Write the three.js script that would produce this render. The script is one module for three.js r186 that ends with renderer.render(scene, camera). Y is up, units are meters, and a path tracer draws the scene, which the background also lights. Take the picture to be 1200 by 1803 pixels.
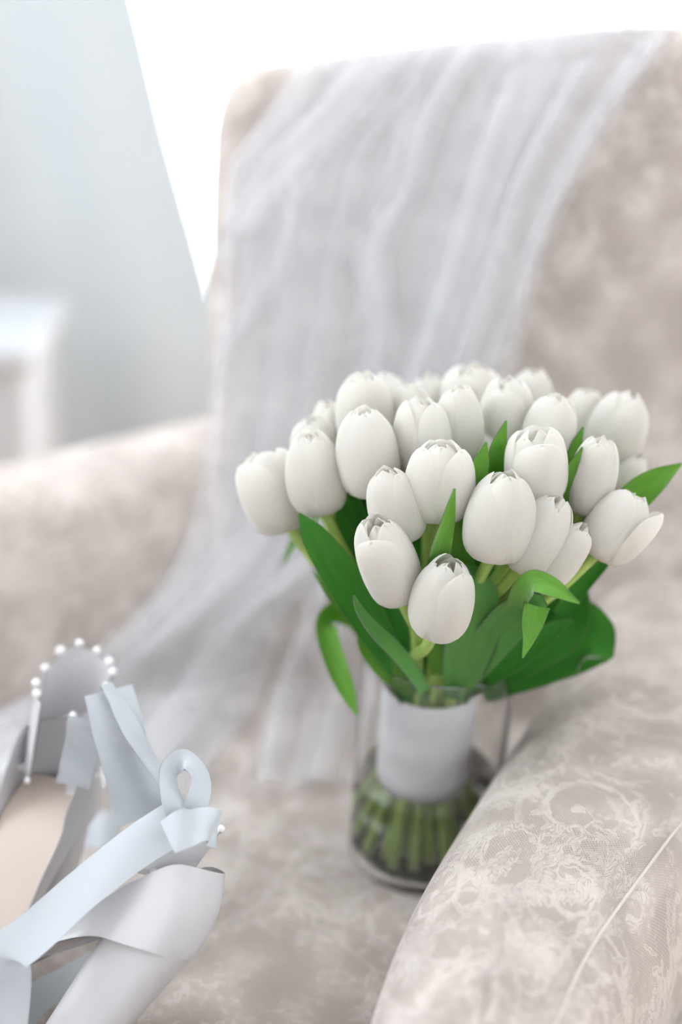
import * as THREE from 'three';
import { RoundedBoxGeometry } from 'three/addons/geometries/RoundedBoxGeometry.js';
import { RectAreaLightUniformsLib } from 'three/addons/lights/RectAreaLightUniformsLib.js';
import { mergeGeometries } from 'three/addons/utils/BufferGeometryUtils.js';
import { ImprovedNoise } from 'three/addons/math/ImprovedNoise.js';

// ---------------------------------------------------------------- camera, sky, window light, exposure
const V = (x, y, z) => new THREE.Vector3(x, y, z);
const scene = new THREE.Scene();
const camera = new THREE.PerspectiveCamera(39.6, 1200 / 1803, 0.05, 60);   // 50 mm lens, held upright
camera.position.set(0, 1.12, 0);
camera.rotation.order = 'YXZ';
camera.rotation.set(-25 * Math.PI / 180, 0, 3.4 * Math.PI / 180);
camera.focus = 0.85;
camera.userData.fStop = 1.5;
scene.add(camera);

scene.background = new THREE.Color(.89, .95, 1.0);                        // overcast sky
scene.backgroundIntensity = 6.5;

RectAreaLightUniformsLib.init();
function windowLight(name, w, h, pos, target, intensity, color) {
  const l = new THREE.RectAreaLight(color, intensity, w, h);
  l.name = name; l.position.set(...pos); l.lookAt(...target); scene.add(l);
}
windowLight('left_window_daylight', 1.2, 1.4, [-1.58, 1.8, -0.8], [0, 1.8, -0.8], 2.0, new THREE.Color(0.84, 0.92, 1.0));
windowLight('right_window_daylight', 1.0, 1.2, [2.28, 1.7, 0.7], [0, 1.7, 0.7], 1.0, new THREE.Color(0.92, 0.96, 1.0));

const renderer = new THREE.WebGLRenderer({ antialias: true });
renderer.toneMapping = THREE.LinearToneMapping;
renderer.toneMappingExposure = 1.08;
renderer.shadowMap.enabled = true;

// ---------------------------------------------------------------- helpers
function mulberry(a) { return () => { a |= 0; a = a + 0x6D2B79F5 | 0; let t = Math.imul(a ^ a >>> 15, 1 | a); t = t + Math.imul(t ^ t >>> 7, 61 | t) ^ t; return ((t ^ t >>> 14) >>> 0) / 4294967296; }; }
const clamp = THREE.MathUtils.clamp, lerp = THREE.MathUtils.lerp, sstep = THREE.MathUtils.smoothstep;
const perlin = new ImprovedNoise();
const names = new Map();
function numbered(name) { const n = names.get(name) ?? 0; names.set(name, n + 1); return n ? name + '_' + String(n).padStart(3, '0') : name; }
function thing(name, label, category, pos = [0, 0, 0], group) {
  const o = new THREE.Group(); o.name = numbered(name); o.position.set(...pos); scene.add(o);
  o.userData = { label, category }; if (group) o.userData.group = group;
  return o;
}
function part(name, geo, material, parent, label) {
  const m = new THREE.Mesh(geo, material); m.name = name; m.castShadow = m.receiveShadow = true; parent.add(m);
  if (label) m.userData.label = label;
  return m;
}
function struct(name, geo, material, parent = scene) { const m = part(name, geo, material, parent); if (parent === scene) m.userData.kind = 'structure'; return m; }
function curve1(keys) {   // smooth interpolation through [t, value] pairs
  return (t) => {
    let i = 0; while (i < keys.length - 2 && t > keys[i + 1][0]) i++;
    const a = keys[Math.max(i - 1, 0)], b = keys[i], c = keys[i + 1], d = keys[Math.min(i + 2, keys.length - 1)];
    const h = c[0] - b[0], x = clamp((t - b[0]) / h, 0, 1), m0 = (c[1] - a[1]) / Math.max(c[0] - a[0], 1e-6) * h, m1 = (d[1] - b[1]) / Math.max(d[0] - b[0], 1e-6) * h;
    const x2 = x * x, x3 = x2 * x;
    return (2 * x3 - 3 * x2 + 1) * b[1] + (x3 - 2 * x2 + x) * m0 + (-2 * x3 + 3 * x2) * c[1] + (x3 - x2) * m1;
  };
}
// a sheet f(u, v) -> Vector3 (u, v in 0..1), with thickness th (0: a single cloth-thin sheet); uv in metres by (us, vs)
function sheet(nu, nv, f, th = 0, us = 1, vs = 1, flip = false) {
  const P = [], N = [], uv = [], idx = [], W = nu + 1;
  for (let j = 0; j <= nv; j++) for (let i = 0; i <= nu; i++) P.push(f(i / nu, j / nv));
  const at = (i, j) => P[clamp(j, 0, nv) * W + clamp(i, 0, nu)];
  for (let j = 0; j <= nv; j++) for (let i = 0; i <= nu; i++) {
    const a = at(i + 1, j).clone().sub(at(i - 1, j)), b = at(i, j + 1).clone().sub(at(i, j - 1));
    const n = a.cross(b); if (n.lengthSq() < 1e-18) n.copy(N[N.length - W] ?? V(0, 1, 0)); N.push(n.normalize());
  }
  const pos = [], nor = [];
  const face = (a, b, c, d) => { if (flip) idx.push(a, c, b, b, c, d); else idx.push(a, b, c, b, d, c); };
  const layer = (s, dir) => {
    const o = pos.length / 3;
    for (let k = 0; k < P.length; k++) {
      const p = P[k], n = N[k];
      pos.push(p.x + n.x * s, p.y + n.y * s, p.z + n.z * s); nor.push(n.x * dir, n.y * dir, n.z * dir);
      uv.push((k % W) / nu * us, Math.floor(k / W) / nv * vs);
    }
    for (let j = 0; j < nv; j++) for (let i = 0; i < nu; i++) {
      const a = o + j * W + i, b = a + 1, c = a + W, d = c + 1;
      if (dir > 0) face(a, b, c, d); else face(b, a, d, c);
    }
    return o;
  };
  if (!th) layer(0, 1);
  else {
    const A = layer(th / 2, 1), B = layer(-th / 2, -1);
    const rim = [];
    for (let i = 0; i < nu; i++) rim.push([i, i + 1]);
    for (let j = 0; j < nv; j++) rim.push([j * W + nu, (j + 1) * W + nu]);
    for (let i = nu; i > 0; i--) rim.push([nv * W + i, nv * W + i - 1]);
    for (let j = nv; j > 0; j--) rim.push([j * W, (j - 1) * W]);
    for (const [a, b] of rim) face(B + a, B + b, A + a, A + b);
  }
  const g = new THREE.BufferGeometry();
  g.setAttribute('position', new THREE.Float32BufferAttribute(pos, 3));
  g.setAttribute('normal', new THREE.Float32BufferAttribute(nor, 3));
  g.setAttribute('uv', new THREE.Float32BufferAttribute(uv, 2));
  g.setIndex(idx);
  return g;
}
function boxUV(g) {   // uv in metres from the dominant direction of the normal
  const p = g.attributes.position, n = g.attributes.normal, uv = new Float32Array(p.count * 2);
  for (let i = 0; i < p.count; i++) {
    const ax = Math.abs(n.getX(i)), ay = Math.abs(n.getY(i)), az = Math.abs(n.getZ(i));
    const [a, b] = ay >= ax && ay >= az ? [p.getX(i), p.getZ(i)] : az >= ax ? [p.getX(i), p.getY(i)] : [p.getZ(i), p.getY(i)];
    uv[2 * i] = a; uv[2 * i + 1] = b;
  }
  g.setAttribute('uv', new THREE.BufferAttribute(uv, 2));
  return g;
}
const box = (w, h, d, x, y, z) => boxUV(new THREE.BoxGeometry(w, h, d).translate(x, y, z));
function tex(canvasOrData, w, h, srgb, repeat = 1) {
  const t = new THREE.DataTexture(canvasOrData, w, h, THREE.RGBAFormat);
  t.magFilter = THREE.LinearFilter; t.wrapS = t.wrapT = THREE.RepeatWrapping; t.repeat.set(repeat, repeat);
  if (srgb) t.colorSpace = THREE.SRGBColorSpace;
  t.needsUpdate = true; return t;
}

// ---------------------------------------------------------------- materials
// woven damask upholstery: pale scrolls and leaves on a taupe ground, ground woven as a fine dotted net; one tile is 0.34 m
function damask() {
  const S = 2048, c = document.createElement('canvas'); c.width = c.height = S;
  let g = c.getContext('2d'); const r = mulberry(77);
  g.fillStyle = '#303030'; g.fillRect(0, 0, S, S);
  const each = (draw) => { for (const dx of [-S, 0, S]) for (const dy of [-S, 0, S]) { g.save(); g.translate(dx, dy); draw(); g.restore(); } };
  const stamp = (layer, draw, x, y) => { const main = g; g = layer.getContext('2d'); draw(); g = main; each(() => g.drawImage(layer, x, y)); };
  const leaf = (x, y, a, len, w, tone) => {
    g.save(); g.translate(x, y); g.rotate(a); g.fillStyle = tone; g.beginPath(); g.moveTo(0, 0);
    g.bezierCurveTo(len * .25, -w, len * .75, -w * .8, len, 0); g.bezierCurveTo(len * .7, w * .55, len * .25, w * .7, 0, 0); g.fill();
    g.strokeStyle = '#404040'; g.lineWidth = 4; g.beginPath(); g.moveTo(len * .1, 0); g.quadraticCurveTo(len * .5, -w * .2, len * .85, 0); g.stroke();
    g.restore();
  };
  const scroll = (x, y, a0, R, turns, dir, tone) => {
    g.strokeStyle = tone; g.lineCap = 'round';
    let px = 0, py = 0;
    const n = 70;
    for (let k = 0; k <= n; k++) {
      const t = k / n, rad = R * Math.pow(1 - t, 1.15) + R * .07, a = a0 + dir * t * turns * 2 * Math.PI;
      const qx = x + Math.cos(a) * rad, qy = y + Math.sin(a) * rad;
      if (k) { g.lineWidth = 6 + 24 * Math.sin(Math.PI * Math.min(1, t * 1.15)) * R / 260; g.beginPath(); g.moveTo(px, py); g.lineTo(qx, qy); g.stroke(); }
      if (k % 7 === 3 && t < .8) leaf(qx, qy, a + dir * 1.0, R * .42 * (1 - t * .6), R * .13 * (1 - t * .5), tone);
      px = qx; py = qy;
    }
    g.fillStyle = tone; g.beginPath(); g.arc(px, py, R * .11, 0, 7); g.fill();
  };
  const plume = (x, y, a, R, tone) => {   // acanthus plume: a curved rib with combed lobes on both sides
    for (let k = 0; k < 11; k++) {
      const t = k / 10, bend = a + 1.1 * t, px = x + Math.cos(a + .55 * t) * R * t, py = y + Math.sin(a + .55 * t) * R * t, l = R * .42 * Math.sin(.5 + 2.3 * t);
      leaf(px, py, bend - .95, l, l * .26, tone); leaf(px, py, bend + .75, l * .9, l * .24, tone);
    }
  };
  const comb = (x, y, R, a0, a1, tone) => {   // arc of short parallel strokes
    g.strokeStyle = tone; g.lineWidth = 5;
    for (let a = a0; a < a1; a += 9 / R) { const l = 22 + 10 * Math.sin(a * 5); g.beginPath(); g.moveTo(x + Math.cos(a) * R, y + Math.sin(a) * R); g.lineTo(x + Math.cos(a + .06) * (R + l), y + Math.sin(a + .06) * (R + l)); g.stroke(); }
  };
  const motif = (x, y, m, tone) => {
    scroll(x, y, m > 0 ? 2.6 : .55, 250, 1.4, m, tone);
    scroll(x + m * 290, y - 240, m > 0 ? -.4 : 3.54, 170, 1.3, -m, tone);
    scroll(x - m * 120, y + 350, m > 0 ? 1.2 : 1.94, 150, 1.25, m, tone);
    comb(x, y, 262, 0, 6.28, tone); comb(x + m * 290, y - 240, 190, 1, 5, tone); comb(x - m * 120, y + 350, 160, 2, 6.5, tone); comb(x, y, 150, 0, 6.28, tone);
    for (let k = 0; k < 12; k++) { const a = r() * 6.283, d = 120 + r() * 330; plume(x + Math.cos(a) * d, y + Math.sin(a) * d, a + r() * 2 - 1, 150 + r() * 120, tone); }
    for (let k = 0; k < 34; k++) { const a = r() * 6.283, d = 60 + r() * 380; leaf(x + Math.cos(a) * d, y + Math.sin(a) * d, a + r() * 2 - 1, 60 + r() * 80, 18 + r() * 18, tone); }
  };
  for (const [x, y, m] of [[420, 480, 1], [1400, 420, -1], [900, 1020, 1], [1850, 1120, -1], [380, 1540, -1], [1330, 1600, 1]]) {   // wrapped by drawing the part once and stamping it
    const layer = document.createElement('canvas'); layer.width = layer.height = 1400;
    stamp(layer, () => motif(700, 700, m, '#d0d0d0'), x - 700, y - 700);
  }
  const src = g.getImageData(0, 0, S, S).data, col = new Uint8Array(S * S * 4), bmp = new Uint8Array(S * S * 4);
  const wrapN = (x, y, k) => {   // tiling noise from the four-corner blend
    const u = x / S, v = y / S, n = (a, b) => perlin.noise(a * k, b * k, k);
    return lerp(lerp(n(u, v), n(u - 1, v), u), lerp(n(u, v - 1), n(u - 1, v - 1), u), v);
  };
  const N = 512, low = new Float32Array(N * N), mid = new Float32Array(N * N);
  for (let j = 0; j < N; j++) for (let i = 0; i < N; i++) { low[j * N + i] = wrapN(i * 4, j * 4, 9); mid[j * N + i] = wrapN(i * 4, j * 4, 46); }
  for (let y = 0; y < S; y++) for (let x = 0; x < S; x++) {
    const k = (y * S + x) * 4, q = (y >> 2) * N + (x >> 2);
    const ox = Math.round(mid[q] * 30 + low[q] * 16), oy = Math.round(mid[(q + 7777) % (N * N)] * 30), lum = src[(((y + oy + S) % S) * S + (x + ox + S) % S) * 4] / 255;
    let m = sstep(lum + mid[q] * .62 + low[q] * .5 + perlin.noise(x * .06, y * .06, 8) * .36, .16, .92);
    const wx = x / 8 * Math.PI, wy = y / 8 * Math.PI;                       // 16 px a thread: 2.7 mm pitch of the net, halved by the product
    const net = Math.max(0, Math.sin(wx * 1) * Math.sin(wy * 1)), fine = .5 + .5 * Math.sin(wx * 2 + wy * 2) * Math.sin(wx * 2 - wy * 2);
    const speck = perlin.noise(x * .21, y * .19, 3.3);
    m = clamp(m + speck * .16, 0, 1);
    const dots = (1 - m) * net * (1.15 - .8 * sstep(low[q], -.1, .3));
    const patch = sstep(low[q] * 1.1 + mid[(q + 3333) % (N * N)] * .5 + speck * .25, -.22, .3), v = .68 * m + .28 * patch;
    const R = lerp(188, 217, v) - dots * 26 + low[q] * 10 + (fine - .5) * 5, G = lerp(176, 207, v) - dots * 26 + low[q] * 9 + (fine - .5) * 5, B = lerp(168, 200, v) - dots * 26 + low[q] * 8 + (fine - .5) * 5;
    col[k] = clamp(R, 0, 255); col[k + 1] = clamp(G, 0, 255); col[k + 2] = clamp(B, 0, 255); col[k + 3] = 255;
    const h = clamp(120 + m * 70 - dots * 90 + (fine - .5) * 50, 0, 255);
    bmp[k] = bmp[k + 1] = bmp[k + 2] = h; bmp[k + 3] = 255;
  }
  return [tex(col, S, S, true, 1 / .34), tex(bmp, S, S, false, 1 / .34)];
}
const [damaskMap, damaskBump] = damask();
const fabric = new THREE.MeshPhysicalMaterial({ name: 'damask', map: damaskMap, bumpMap: damaskBump, bumpScale: .0007, roughness: .85, sheen: .35, sheenRoughness: .6, sheenColor: new THREE.Color(.9, .9, .95), side: THREE.DoubleSide });
const seamThread = new THREE.MeshStandardMaterial({ name: 'seam', color: 0xd8d0c8, roughness: .8 });

const tulle = new THREE.MeshStandardMaterial({ name: 'tulle', color: new THREE.Color(.84, .84, .88), roughness: .9, transparent: true, opacity: .28, side: THREE.DoubleSide });

function petalTexture() {   // cream white with fine lengthwise veins; a small ochre mark at the very foot of the petal
  const W = 256, H = 512, d = new Uint8Array(W * H * 4);
  for (let y = 0; y < H; y++) for (let x = 0; x < W; x++) {
    const u = x / W, v = y / H, k = (y * W + x) * 4;
    const vein = perlin.noise(u * 46, v * 2.2, 1) * .5 + perlin.noise(u * 110, v * 5, 4) * .35;
    const mark = clamp((.055 - v) / .03 + perlin.noise(u * 20, v * 20, 9) * .8, 0, 1) ;
    const mid = Math.exp(-Math.pow((u - .5) / .02, 2)) * .35 * (1 - v);
    d[k] = clamp(243 + vein * 5 - mark * 50, 0, 255); d[k + 1] = clamp(240 + vein * 5 - mark * 75 - mid * 3, 0, 255); d[k + 2] = clamp(234 + vein * 6 - mark * 160 - mid * 16, 0, 255); d[k + 3] = 255;
  }
  return tex(d, W, H, true);
}
const petalMat = new THREE.MeshPhysicalMaterial({ name: 'petal', map: petalTexture(), roughness: .9, transmission: .5, thickness: 0, clearcoat: .15, clearcoatRoughness: .4, side: THREE.DoubleSide, specularIntensity: .6 });
function leafTexture(base, vein) {
  const W = 256, H = 512, d = new Uint8Array(W * H * 4);
  for (let y = 0; y < H; y++) for (let x = 0; x < W; x++) {
    const u = x / W, v = y / H, k = (y * W + x) * 4;
    const n = perlin.noise(u * 34, v * 1.4, 2) * .6 + perlin.noise(u * 80, v * 4, 7) * .3 + perlin.noise(u * 5, v * 6, 5) * .5;
    const edge = sstep(Math.abs(u - .5), .475, .495);
    for (let c = 0; c < 3; c++) d[k + c] = clamp(base[c] + n * vein[c] + edge * (150 - base[c]) * .45, 0, 255);
    d[k + 3] = 255;
  }
  return tex(d, W, H, true);
}
const leafKind = (name, base, coat) => new THREE.MeshPhysicalMaterial({ name, map: leafTexture(base, [18, 20, 10]), roughness: .9, clearcoat: coat, clearcoatRoughness: .4, transmission: .45, thickness: 0, side: THREE.DoubleSide });
const leafMats = { d: leafKind('leaf_green', [58, 150, 16], .25), g: leafKind('leaf_bloomed', [104, 172, 76], .35), b: leafKind('leaf_young', [116, 180, 50], .3) };
const stemMat = new THREE.MeshPhysicalMaterial({ name: 'stem', map: leafTexture([172, 202, 106], [16, 16, 14]), roughness: .5 });
const glassMat = new THREE.MeshPhysicalMaterial({ name: 'glass', color: 0xffffff, roughness: 0, transmission: 1, thickness: .01, ior: 1.5 });
const waterMat = new THREE.MeshPhysicalMaterial({ name: 'water', color: 0xffffff, roughness: 0, transmission: 1, thickness: .05, ior: 1.333, attenuationColor: new THREE.Color(.9, .96, .84), attenuationDistance: .3 });
const wrapMat = new THREE.MeshPhysicalMaterial({ name: 'wrap_cloth', color: 0xf7f5f8, roughness: .6, sheen: .3, side: THREE.DoubleSide });
const satin = new THREE.MeshPhysicalMaterial({ name: 'satin', color: 0xd0ced0, roughness: .34, sheen: .3, side: THREE.DoubleSide });
const ribbonMat = new THREE.MeshPhysicalMaterial({ name: 'satin_ribbon', color: 0xd9dde2, roughness: .9, clearcoat: .4, clearcoatRoughness: .3, transmission: .3, thickness: 0, side: THREE.DoubleSide });
const leatherTan = new THREE.MeshPhysicalMaterial({ name: 'tan_leather', color: 0xccbcb0, roughness: .5, side: THREE.DoubleSide });
const pearlMat = new THREE.MeshPhysicalMaterial({ name: 'pearl', color: 0xf4f2f2, roughness: .16, clearcoat: 1, clearcoatRoughness: .08 });
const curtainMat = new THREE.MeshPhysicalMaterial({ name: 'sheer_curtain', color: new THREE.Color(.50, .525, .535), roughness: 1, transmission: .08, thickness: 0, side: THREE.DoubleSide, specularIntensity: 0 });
const plaster = new THREE.MeshStandardMaterial({ name: 'plaster', color: 0xeeeff0, roughness: .95 });
const whitePaint = new THREE.MeshStandardMaterial({ name: 'white_paint', color: 0xf6f6f5, roughness: .5 });
const greyPaint = new THREE.MeshStandardMaterial({ name: 'pale_grey_paint', color: 0xc9cacd, roughness: .6 });
const pane = new THREE.MeshPhysicalMaterial({ name: 'window_glass', color: 0xffffff, roughness: 0, transmission: 1, thickness: 0, ior: 1.5 });
function woodTexture() {
  const W = 512, H = 512, d = new Uint8Array(W * H * 4), r = mulberry(5), tone = Array.from({ length: 8 }, () => r());
  for (let y = 0; y < H; y++) for (let x = 0; x < W; x++) {
    const k = (y * W + x) * 4, p = Math.floor(x / 64), f = (x % 64) / 64, n = perlin.noise(x * .09, y * .006, p * 7) * 16 + perlin.noise(x * .5, y * .02, p) * 8 + (tone[p] - .5) * 26 - (f < .03 ? 60 : 0);
    d[k] = clamp(205 + n, 0, 255); d[k + 1] = clamp(174 + n, 0, 255); d[k + 2] = clamp(145 + n, 0, 255); d[k + 3] = 255;
  }
  return tex(d, W, H, true, 1 / .8);
}
const floorMat = new THREE.MeshStandardMaterial({ name: 'oak_boards', map: woodTexture(), roughness: .45 });

// ---------------------------------------------------------------- the room: x -2..2.2, z -2.3..2, height 2.7; windows in three walls
struct('floor', box(4.6, .1, 4.7, .1, -.05, -.15), floorMat);
struct('ceiling', box(4.6, .1, 4.7, .1, 2.75, -.15), plaster);
function wallWithHole(name, along, at, lo, hi, h0, h1, w0, w1) {   // a wall in the x ('x') or z ('z') direction with one opening
  const geos = [], t = .12, add = (a, b, c, d) => { if (b - a < .001 || d - c < .001) return; geos.push(along === 'x' ? box(b - a, d - c, t, (a + b) / 2, (c + d) / 2, at) : box(t, d - c, b - a, at, (c + d) / 2, (a + b) / 2)); };
  add(lo, w0, 0, 2.7); add(w1, hi, 0, 2.7); add(w0, w1, 0, h0); add(w0, w1, h1, 2.7);
  struct(name, mergeGeometries(geos), plaster);
}
wallWithHole('wall_back', 'x', -2.36, -1.6, 2.4, .06, 2.45, -1.1, 1.5);
wallWithHole('wall_left', 'z', -1.56, -2.3, 2.0, 1.1, 2.5, -1.4, -.2);
wallWithHole('wall_right', 'z', 2.26, -2.3, 2.0, 1.1, 2.3, .2, 1.2);
wallWithHole('wall_front', 'x', 2.06, -1.6, 2.4, 2.7, 2.7, 2.4, 2.4);
function window_(n, along, at, w0, w1, h0, h1, mullions) {
  const g = new THREE.Group(); g.name = 'window_' + n; g.userData.kind = 'structure'; scene.add(g);
  const t = .05, bars = [], add = (a, b, c, d) => bars.push(along === 'x' ? box(b - a, d - c, t, (a + b) / 2, (c + d) / 2, at) : box(t, d - c, b - a, at, (c + d) / 2, (a + b) / 2));
  add(w0, w1, h0, h0 + .05); add(w0, w1, h1 - .05, h1); add(w0, w0 + .05, h0 + .05, h1 - .05); add(w1 - .05, w1, h0 + .05, h1 - .05);
  for (const m of mullions) add(m - .025, m + .025, h0 + .05, h1 - .05);
  struct('window_frame', mergeGeometries(bars), whitePaint, g);
  const edges = [w0 + .05, ...mullions.flatMap((m) => [m - .025, m + .025]), w1 - .05];
  for (let k = 0; k < edges.length; k += 2) {
    const a = edges[k], b = edges[k + 1], h = h1 - h0 - .1;
    struct('pane', along === 'x' ? new THREE.BoxGeometry(b - a, h, .006).translate((a + b) / 2, (h0 + h1) / 2, at) : new THREE.BoxGeometry(.006, h, b - a).translate(at, (h0 + h1) / 2, (a + b) / 2), pane, g);
  }
}
window_(1, 'x', -2.38, -1.1, 1.5, .06, 2.45, [.72]);
window_(2, 'z', -1.54, -1.4, -.2, 1.1, 2.5, [-.8]);
window_(3, 'z', 2.24, .2, 1.2, 1.1, 2.3, [.7]);

// ---------------------------------------------------------------- curtain: sheer panel drawn to the left, its right edge swept outwards
{
  const top = 2.5, right = curve1([[0, -.10], [.5, -.17], [.615, -.199], [.77, -.245], [.932, -.286], [1.4, -.42], [2.5, -.5]]);
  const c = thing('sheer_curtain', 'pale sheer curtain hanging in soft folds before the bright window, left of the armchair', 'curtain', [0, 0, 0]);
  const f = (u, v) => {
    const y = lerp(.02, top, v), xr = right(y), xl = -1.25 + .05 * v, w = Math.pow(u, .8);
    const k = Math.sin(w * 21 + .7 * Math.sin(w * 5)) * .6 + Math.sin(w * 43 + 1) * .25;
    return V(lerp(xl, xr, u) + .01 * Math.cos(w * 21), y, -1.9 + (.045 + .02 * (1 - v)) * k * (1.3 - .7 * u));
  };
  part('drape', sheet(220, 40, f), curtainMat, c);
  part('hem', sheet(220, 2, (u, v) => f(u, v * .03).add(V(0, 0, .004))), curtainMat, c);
}

// low white cabinet standing before the curtain at the left
{
  const c = thing('cabinet', 'low white cabinet standing in front of the pale curtain at the left edge', 'cabinet', [-.70, -.045, -1.7]);
  part('carcass', boxUV(new RoundedBoxGeometry(.62, .52, .2, 3, .006).translate(0, .32, 0)), greyPaint, c);
  part('top', boxUV(new RoundedBoxGeometry(.65, .03, .23, 3, .008).translate(0, .595, 0)), greyPaint, c);
  part('plinth', boxUV(new THREE.BoxGeometry(.58, .016, .18).translate(0, .053, 0)), greyPaint, c);
}

// ---------------------------------------------------------------- armchair
const chair = thing('armchair', 'beige upholstered armchair in woven damask fabric with a tall back and rounded arms', 'armchair', [0, 0, -.75]);
const inChair = (g) => g.translate(0, 0, .75);
part('seat', inChair(boxUV(new RoundedBoxGeometry(.80, .17, .80, 5, .035).translate(-.12, .365, -.75))), fabric, chair);
{
  const a = THREE.MathUtils.degToRad(10), l = THREE.MathUtils.degToRad(12);
  const e1 = V(Math.cos(a), 0, Math.sin(a)), n = V(-Math.sin(a), 0, Math.cos(a)), e2 = V(-n.x * Math.sin(l), Math.cos(l), -n.z * Math.sin(l)), nn = e1.clone().cross(e2);
  const s = new THREE.Shape(), b = .028;
  s.moveTo(-.014 + b, -.2); s.lineTo(.62, -.2); s.lineTo(.62, .52); s.quadraticCurveTo(.60, .57, .50, .582 - b);
  s.bezierCurveTo(.40, .594 - b, .22, .570 - b, .06, .535 - b); s.lineTo(-.005, .522 - b); s.quadraticCurveTo(-.045 + b, .517 - b, -.046 + b, .488 - b);
  s.lineTo(-.045 + b, .41); s.lineTo(-.034 + b, .245); s.lineTo(-.014 + b, 0); s.closePath();
  const g = new THREE.ExtrudeGeometry(s, { depth: .07, bevelEnabled: true, bevelThickness: b, bevelSize: b, bevelSegments: 7, curveSegments: 16 });
  g.translate(0, 0, -.07 - b);
  g.applyMatrix4(new THREE.Matrix4().makeBasis(e1, e2, nn).setPosition(-.10, .45, -1.085));
  part('backrest', inChair(g), fabric, chair);
}
{ // low left arm, rolled top, flaring outwards
  const s = new THREE.Shape();
  s.moveTo(0, -.2); s.lineTo(0, 0); s.quadraticCurveTo(.02, .10, .065, .165); s.quadraticCurveTo(.095, .215, .15, .21); s.quadraticCurveTo(.20, .20, .20, .13); s.lineTo(.17, -.2); s.closePath();
  const g = new THREE.ExtrudeGeometry(s, { depth: .56, bevelEnabled: true, bevelThickness: .02, bevelSize: .012, bevelSegments: 4, curveSegments: 14, steps: 1 });
  const along = V(-.171, 0, .098).normalize(), out = V(-along.z, 0, along.x).multiplyScalar(-1);
  if (out.z > 0) out.negate();
  const m = new THREE.Matrix4().makeBasis(out, V(0, 1, 0), out.clone().cross(V(0, 1, 0)));
  const zdir = out.clone().cross(V(0, 1, 0)), startsRight = zdir.x < 0;
  const start = startsRight ? V(-.04, .45, -1.117) : V(-.04, .45, -1.117).addScaledVector(along, .56);
  { const p = g.attributes.position; for (let k = 0; k < p.count; k++) { const d = startsRight ? p.getZ(k) : .56 - p.getZ(k); if (p.getY(k) > 0) p.setY(k, p.getY(k) * (.80 - .45 * clamp(d, 0, .5))); } g.computeVertexNormals(); }
  g.applyMatrix4(m.setPosition(start));
  part('arm', inChair(boxUV(g)), fabric, chair);
}
// right arm: a lofted section along its length. per station: inner edge x, z, width across
const armX = curve1([[-1.12, .236], [-1.0, .194], [-.895, .1535], [-.77, .0985], [-.67, .057], [-.597, .036], [-.546, .027], [-.48, .022], [-.40, .024]]);
const armW = curve1([[-1.12, .19], [-.9, .148], [-.72, .118], [-.59, .098], [-.48, .082], [-.40, .074]]);
const armProfile = (w) => [[.035, .36], [.016, .43], [.004, .49], [-.001, .53], [.003, .556], [.014, .574], [.032, .585], [.055, .589], [w * .65, .588], [w - .016, .581], [w, .572], [w + .016, .552], [w + .026, .515], [w + .03, .45], [w + .03, .30]];
function armPoint(z, q) {   // q in 0..14, station z
  const drop = z > -.5 ? Math.pow((z + .5) / .1, 2) * .05 : 0;
  const w = armW(z), p = armProfile(w), i = Math.min(Math.floor(q), p.length - 2), f = q - i;
  const get = (k) => p[clamp(k, 0, p.length - 1)], cr = (k) => { const a = get(i - 1)[k], b = get(i)[k], c = get(i + 1)[k], d = get(i + 2)[k]; return .5 * (2 * b + (c - a) * f + (2 * a - 5 * b + 4 * c - d) * f * f + (3 * b - a - 3 * c + d) * f * f * f); };
  const dx = (armX(z + .005) - armX(z - .005)) / .01, len = Math.hypot(dx, 1), s = cr(0), h = cr(1);
  return V(armX(z) + s / len, h - drop * sstep(h, .4, .58), z - s * dx / len * -1 * -1);
}
{
  const f = (u, v) => armPoint(lerp(-1.14, -.40, v), u * 14);
  const arm = part('arm', inChair(sheet(84, 60, f, 0, .42, .78)), fabric, chair);
  // closed front of the arm
  const ring = []; for (let k = 0; k <= 84; k++) ring.push(armPoint(-.40, k / 84 * 14));
  const centre = V(.07, .48, -.375);
  part('arm_front', inChair(sheet(84, 6, (u, v) => { const p = ring[Math.round(u * 84)]; const q = p.clone().lerp(centre, v); q.z += .025 * Math.sin(v * Math.PI / 2) - .025 * v; return q; }, 0, .3, .1)), fabric, chair);
  const seam = []; for (let k = 0; k <= 40; k++) { const p = armPoint(lerp(-1.12, -.405, k / 40), 10); seam.push(p.add(V(.0004, .0006, 0))); }
  part('seam', inChair(new THREE.TubeGeometry(new THREE.CatmullRomCurve3(seam), 120, .0011, 6)), seamThread, arm);
}
part('base_frame', inChair(boxUV(new RoundedBoxGeometry(.74, .18, .66, 3, .02).translate(-.12, .21, -.77))), fabric, chair);
for (const [x, z] of [[-.45, -.48], [.2, -.48], [-.45, -1.05], [.2, -1.05]]) part('leg', inChair(new THREE.CylinderGeometry(.022, .014, .13, 16).translate(x, .065, z)), leatherTan, chair);

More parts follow.
